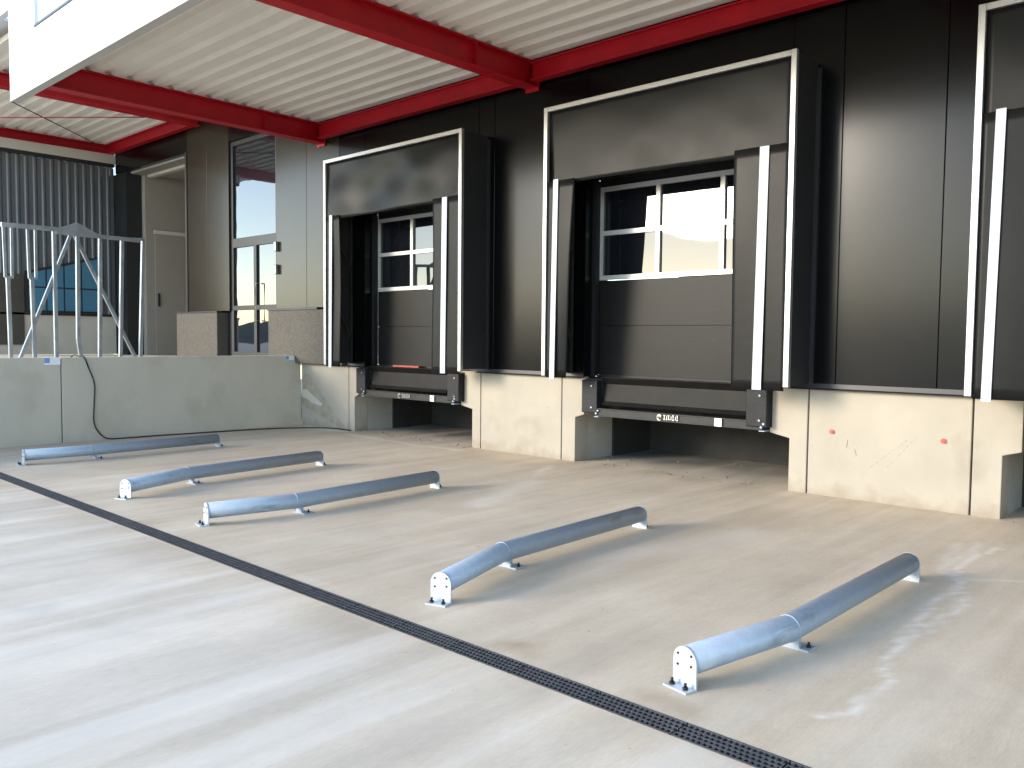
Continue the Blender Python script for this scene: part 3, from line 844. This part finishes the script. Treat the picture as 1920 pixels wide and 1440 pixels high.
# ---------------------------------------------------------------- galvanised frame on the platform
def rack():
    X = -15.5
    t = thing('steel_frame', 'galvanised tube frame with uprights and crossed braces standing on the platform', 'metal frame', (X, -4, 1.24))
    ya, yb = -5.0, -2.86
    n = 7
    z0, z1 = 1.242, 3.50
    B('base_rail', M['galvdull'], t, (X - .03, X + .03, ya - .05, yb + .05, z0, z0 + .06))
    for k in range(n):
        y = ya + (yb - ya) * k / (n - 1)
        bm = bmesh.new()
        lean = (.06 - .02 * k)
        zt = z1 + (.035 if k < 3 else 0)
        if k < 2:
            bar(bm, (X, y, z0 + .06), (X, y - .02, 2.7), .062, .055)
            bar(bm, (X, y - .055, 2.7), (X, y - .07, zt), .04, .04); bar(bm, (X, y + .045, 2.7), (X, y + .05, zt), .04, .04)
            bar(bm, (X, y - .06, 2.7), (X, y + .06, 2.7), .038, .04)
        else:
            bend = 1.7 if k == 3 else 1.3
            bar(bm, (X, y + .03, z0 + .06), (X, y - .02, bend), .066, .06)
            bar(bm, (X, y - .02, bend), (X, y - lean, zt), .062, .055)
        obj('upright', bm, M['galvdull'], t)
    bm = bmesh.new()
    bar(bm, (X, ya - .1, z1 + .05), (X, ya + .82, z1 + .05), .07, .07)
    bar(bm, (X + .06, ya + .7, z1 - .0), (X + .06, yb - .02, z1 - .02), .065, .065)
    bar(bm, (X + .06, yb - .4, z1 - .02), (X + .06, yb + .06, z1 + .01), .045, .05)
    obj('top_rail', bm, M['galvdull'], t)
    bm = bmesh.new()
    prism(bm, [(-4.36, z1 + .03), (-4.05, z1 + .15), (-3.95, z1 + .20), (-3.86, z1 + .16), (-3.55, z1 + .01)], 'x', X - .02, X + .03)
    obj('gusset', bm, M['galvdull'], t)
    for a, b in (((X - .05, -4.02, z1), (X - .05, -4.86, 1.34)), ((X - .10, -3.95, z1), (X - .10, -2.92, 1.34))):
        bm = bmesh.new(); bar(bm, a, b, .055, .05)
        obj('brace', bm, M['galvdull'], t)
    settle(t)
rack()

# ---------------------------------------------------------------- corrugated building on the left
def left_building():
    X = -23.7
    t = thing('corrugated_building', 'blue grey corrugated building behind the platform at the left edge', 'building', (X, -5, 1.24))
    bm = bmesh.new()
    p = .20; prof = []
    y = 0.0 - .035
    while y > -3.3:
        prof += [(X, y), (X, y - p * .45), (X + .016, y - p * .62), (X + .016, y - p * .83)]
        y -= p
    n = len(prof)
    wy0, wy1 = -2.22, -.50
    def ring(z0, z1, sel):
        pts = [q for q in prof if sel(q[1])]
        lo = [bm.verts.new((q[0], q[1], z0)) for q in pts]; hi = [bm.verts.new((q[0], q[1], z1)) for q in pts]
        for i in range(len(pts) - 1): bm.faces.new((lo[i], lo[i + 1], hi[i + 1], hi[i]))
    ring(2.32, 6.27, lambda yy: True)
    obj('corrugated_wall', bm, M['corr'], t)
    B('sill_trim', M['cladtrim'], t, (X - .05, X + .07, -3.5, -.04, 2.26, 2.315))
    B('stone_base', M['concgrey'], t, (X - .2, X + .03, -3.5, -.04, 1.241, 2.258))
    B('eaves_trim', M['whitetrim'], t, (X - .05, X + .16, -3.5, -.04, 6.36, 6.60))
    B('eaves_gutter', M['cladtrim'], t, (X - .05, X + .12, -3.5, -.04, 6.28, 6.355))
    # window with a raking head
    def zt(yy): return 3.32 + (yy + 2.16) / 1.63 * .46
    bm = bmesh.new()
    prism(bm, [(wy0 - .06, 2.325), (wy1 + .06, 2.325), (wy1 + .06, zt(wy1) + .07), (wy0 - .06, zt(wy0) + .06)], 'x', X + .037, X + .06)
    w = obj('window', bm, M['cladtrim'], t)
    ys = np.linspace(wy0, wy1, 5)
    for a, b in zip(ys, ys[1:]):
        for lo, hi in ((2.38, 2.95), (2.99, None)):
            bm = bmesh.new()
            prism(bm, [(a + .02, lo), (b - .02, lo), (b - .02, hi or zt(b)), (a + .02, hi or zt(a))], 'x', X + .061, X + .07)
            obj('pane', bm, M['blue'], w)
    B('side_door', M['brown'], t, (X + .037, X + .07, -3.3, wy0 - .1, 1.5, 3.28))
    B('core', M['black'], t, (X - .9, X - .06, -3.5, 0, 1.24, 6.27))
    settle(t)
left_building()

# ---------------------------------------------------------------- canopies
def ibeam(bm, axis, c, z0, h, w, a, b, tw=.02, tf=.022):
    """I-section running along axis from a to b, centred at c in the other horizontal axis"""
    def bx(u0, u1, za, zb):
        if axis == 'y': box(bm, c + u0, c + u1, a, b, za, zb)
        else: box(bm, a, b, c + u0, c + u1, za, zb)
    bx(-w / 2, w / 2, z0, z0 + tf); bx(-w / 2, w / 2, z0 + h - tf, z0 + h); bx(-tw / 2, tw / 2, z0 + tf, z0 + h - tf)

def deck(parent, x0, x1, y0, y1, z, name='deck'):
    bm = bmesh.new()
    p = .33; prof = []
    y = y1
    while y - p > y0:
        prof += [(y, z + .065), (y - .10, z + .065), (y - .135, z), (y - .295, z)]
        y -= p
    prof.append((y, z + .065)); 
    xs = [x0, x1]
    A = [[bm.verts.new((x, q[0], q[1])) for q in prof] for x in xs]
    T = [[bm.verts.new((x, q[0], z + .16)) for q in prof] for x in xs]
    for i in range(len(prof) - 1):
        bm.faces.new((A[0][i], A[1][i], A[1][i + 1], A[0][i + 1]))
        bm.faces.new((T[0][i], T[0][i + 1], T[1][i + 1], T[1][i]))
    return obj(name, bm, M['deck'], parent)

def canopy_right():
    t = thing('dock_canopy', 'long canopy with red beams and pale ribbed underside over the dock shelters', 'canopy', (-6, 0, 5.5))
    ZB, H = 5.47, .36
    for x in (-13.9, -8.47, -3.04, 2.4, 7.8):
        bm = bmesh.new(); ibeam(bm, 'y', x, ZB, H, .22, -4.86, .0)
        box(bm, x - .13, x + .13, -.055, -.034, ZB - .05, ZB + H - .001)       # end plate on the wall
        for yy in (-4.8, -1.3):                                                  # stiffeners
            box(bm, x + .0105, x + .10, yy, yy + .012, ZB + .023, ZB + H - .023)
        obj('cantilever_beam', bm, M['red'], t)
        if x > 7: break
    xs = [-13.9, -8.47, -3.04, 2.4, 7.8]
    for a, b in zip(xs, xs[1:]):
        bm = bmesh.new(); ibeam(bm, 'x', -.17, ZB + .05, H - .09, .14, a + .12, b - .12)
        obj('wall_beam', bm, M['red'], t)
    deck(t, -15.14, 9.5, -4.88, -.04, ZB + H + .004)
    B('fascia_rail', M['red'], t, (-15.1, 9.5, -4.90, -4.865, ZB + .03, ZB + H))
    # white fascia panels
    seams = [-14.06, -12.83, -11.77, -10.7] + [-10.7 + 1.07 * k for k in range(1, 19)]
    for a, b in zip(seams, seams[1:]):
        B('fascia_panel', M['white'], t, (a + .003, b - .003, -5.0, -4.95, 5.50, 6.36))
    B('fascia_panel', M['white'], t, (-15.24, -14.063, -5.0, -4.95, 5.50, 7.9))
    B('fascia_coping', M['cladtrim'], t, (-14.05, 9.5, -5.02, -4.89, 6.362, 6.39))
    B('fascia_underside', M['whitetrim'], t, (-15.24, 9.5, -4.998, -4.868, 5.486, 5.498))
    B('roof_sheet', M['white'], t, (-15.2, 9.5, -4.88, -.04, 6.02, 6.06))
    settle(t)
canopy_right()

def canopy_left():
    t = thing('passage_canopy', 'higher canopy with red beams and ribbed underside over the platform', 'canopy', (-19, 0, 6.6))
    ZB, H = 6.60, .27
    for x in (-18.85, -23.80):
        bm = bmesh.new(); ibeam(bm, 'y', x, ZB, H, .24, -4.89, -.04)
        obj('cantilever_beam', bm, M['red'], t)
    bm = bmesh.new(); ibeam(bm, 'x', -.16, ZB, H, .16, -23.66, -18.98); obj('wall_beam', bm, M['red'], t)
    deck(t, -26, -16.2, -4.89, -.04, ZB + H + .004)
    B('roof_sheet', M['white'], t, (-26, -16.2, -4.89, -.04, 7.05, 7.1))
    for a, b in (((-20.74, -3.37, 6.83), (-23.6, -.5, 6.83)), ((-22.9, -3.6, 6.80), (-19.4, -.6, 6.80))):
        bm = bmesh.new(); tube(bm, [a, b], .012, 8)
        obj('bracing_rod', bm, M['boltm'] if a[0] > -22 else M['red'], t)
    settle(t)
    return t
canopy_left()

# white parapet of the higher roof seen over the corner
P2 = tag(B('parapet', M['white'], None, (-27, -15.243, -5.0, -4.9, 6.93, 7.9)), 'white parapet band of the higher roof at the top left corner', 'parapet')

# ---------------------------------------------------------------- debris in the pits
bm = bmesh.new()
rnd = random.Random(5)
def crumb(bm, x, y, s):
    q = [Vector((rnd.uniform(-1, 1), rnd.uniform(-1, 1), rnd.uniform(0, 1))) * s for _ in range(7)]
    vs = [bm.verts.new(Vector((x, y, .001)) + v) for v in q]
    bmesh.ops.convex_hull(bm, input=vs)
for _ in range(240):
    d = rnd.choice(DOCKS)
    a, b = d['p']
    x = rnd.uniform(a + .03, b - .03)
    y = rnd.choice((rnd.uniform(.05, 1.6), rnd.gauss(.05, .12)))
    crumb(bm, x, y, rnd.choice((.006, .01, .016, .024)))
for _ in range(160):
    crumb(bm, rnd.uniform(-13, 0), rnd.uniform(-6, 0), rnd.choice((.003, .004, .006)))
# remove loose verts
bmesh.ops.delete(bm, geom=[v for v in bm.verts if not v.link_faces], context='VERTS')
tag(obj('rubble', bm, M['pebble']), 'small dark crumbs of rubble scattered in the pits and on the yard', 'rubble', kind='stuff')
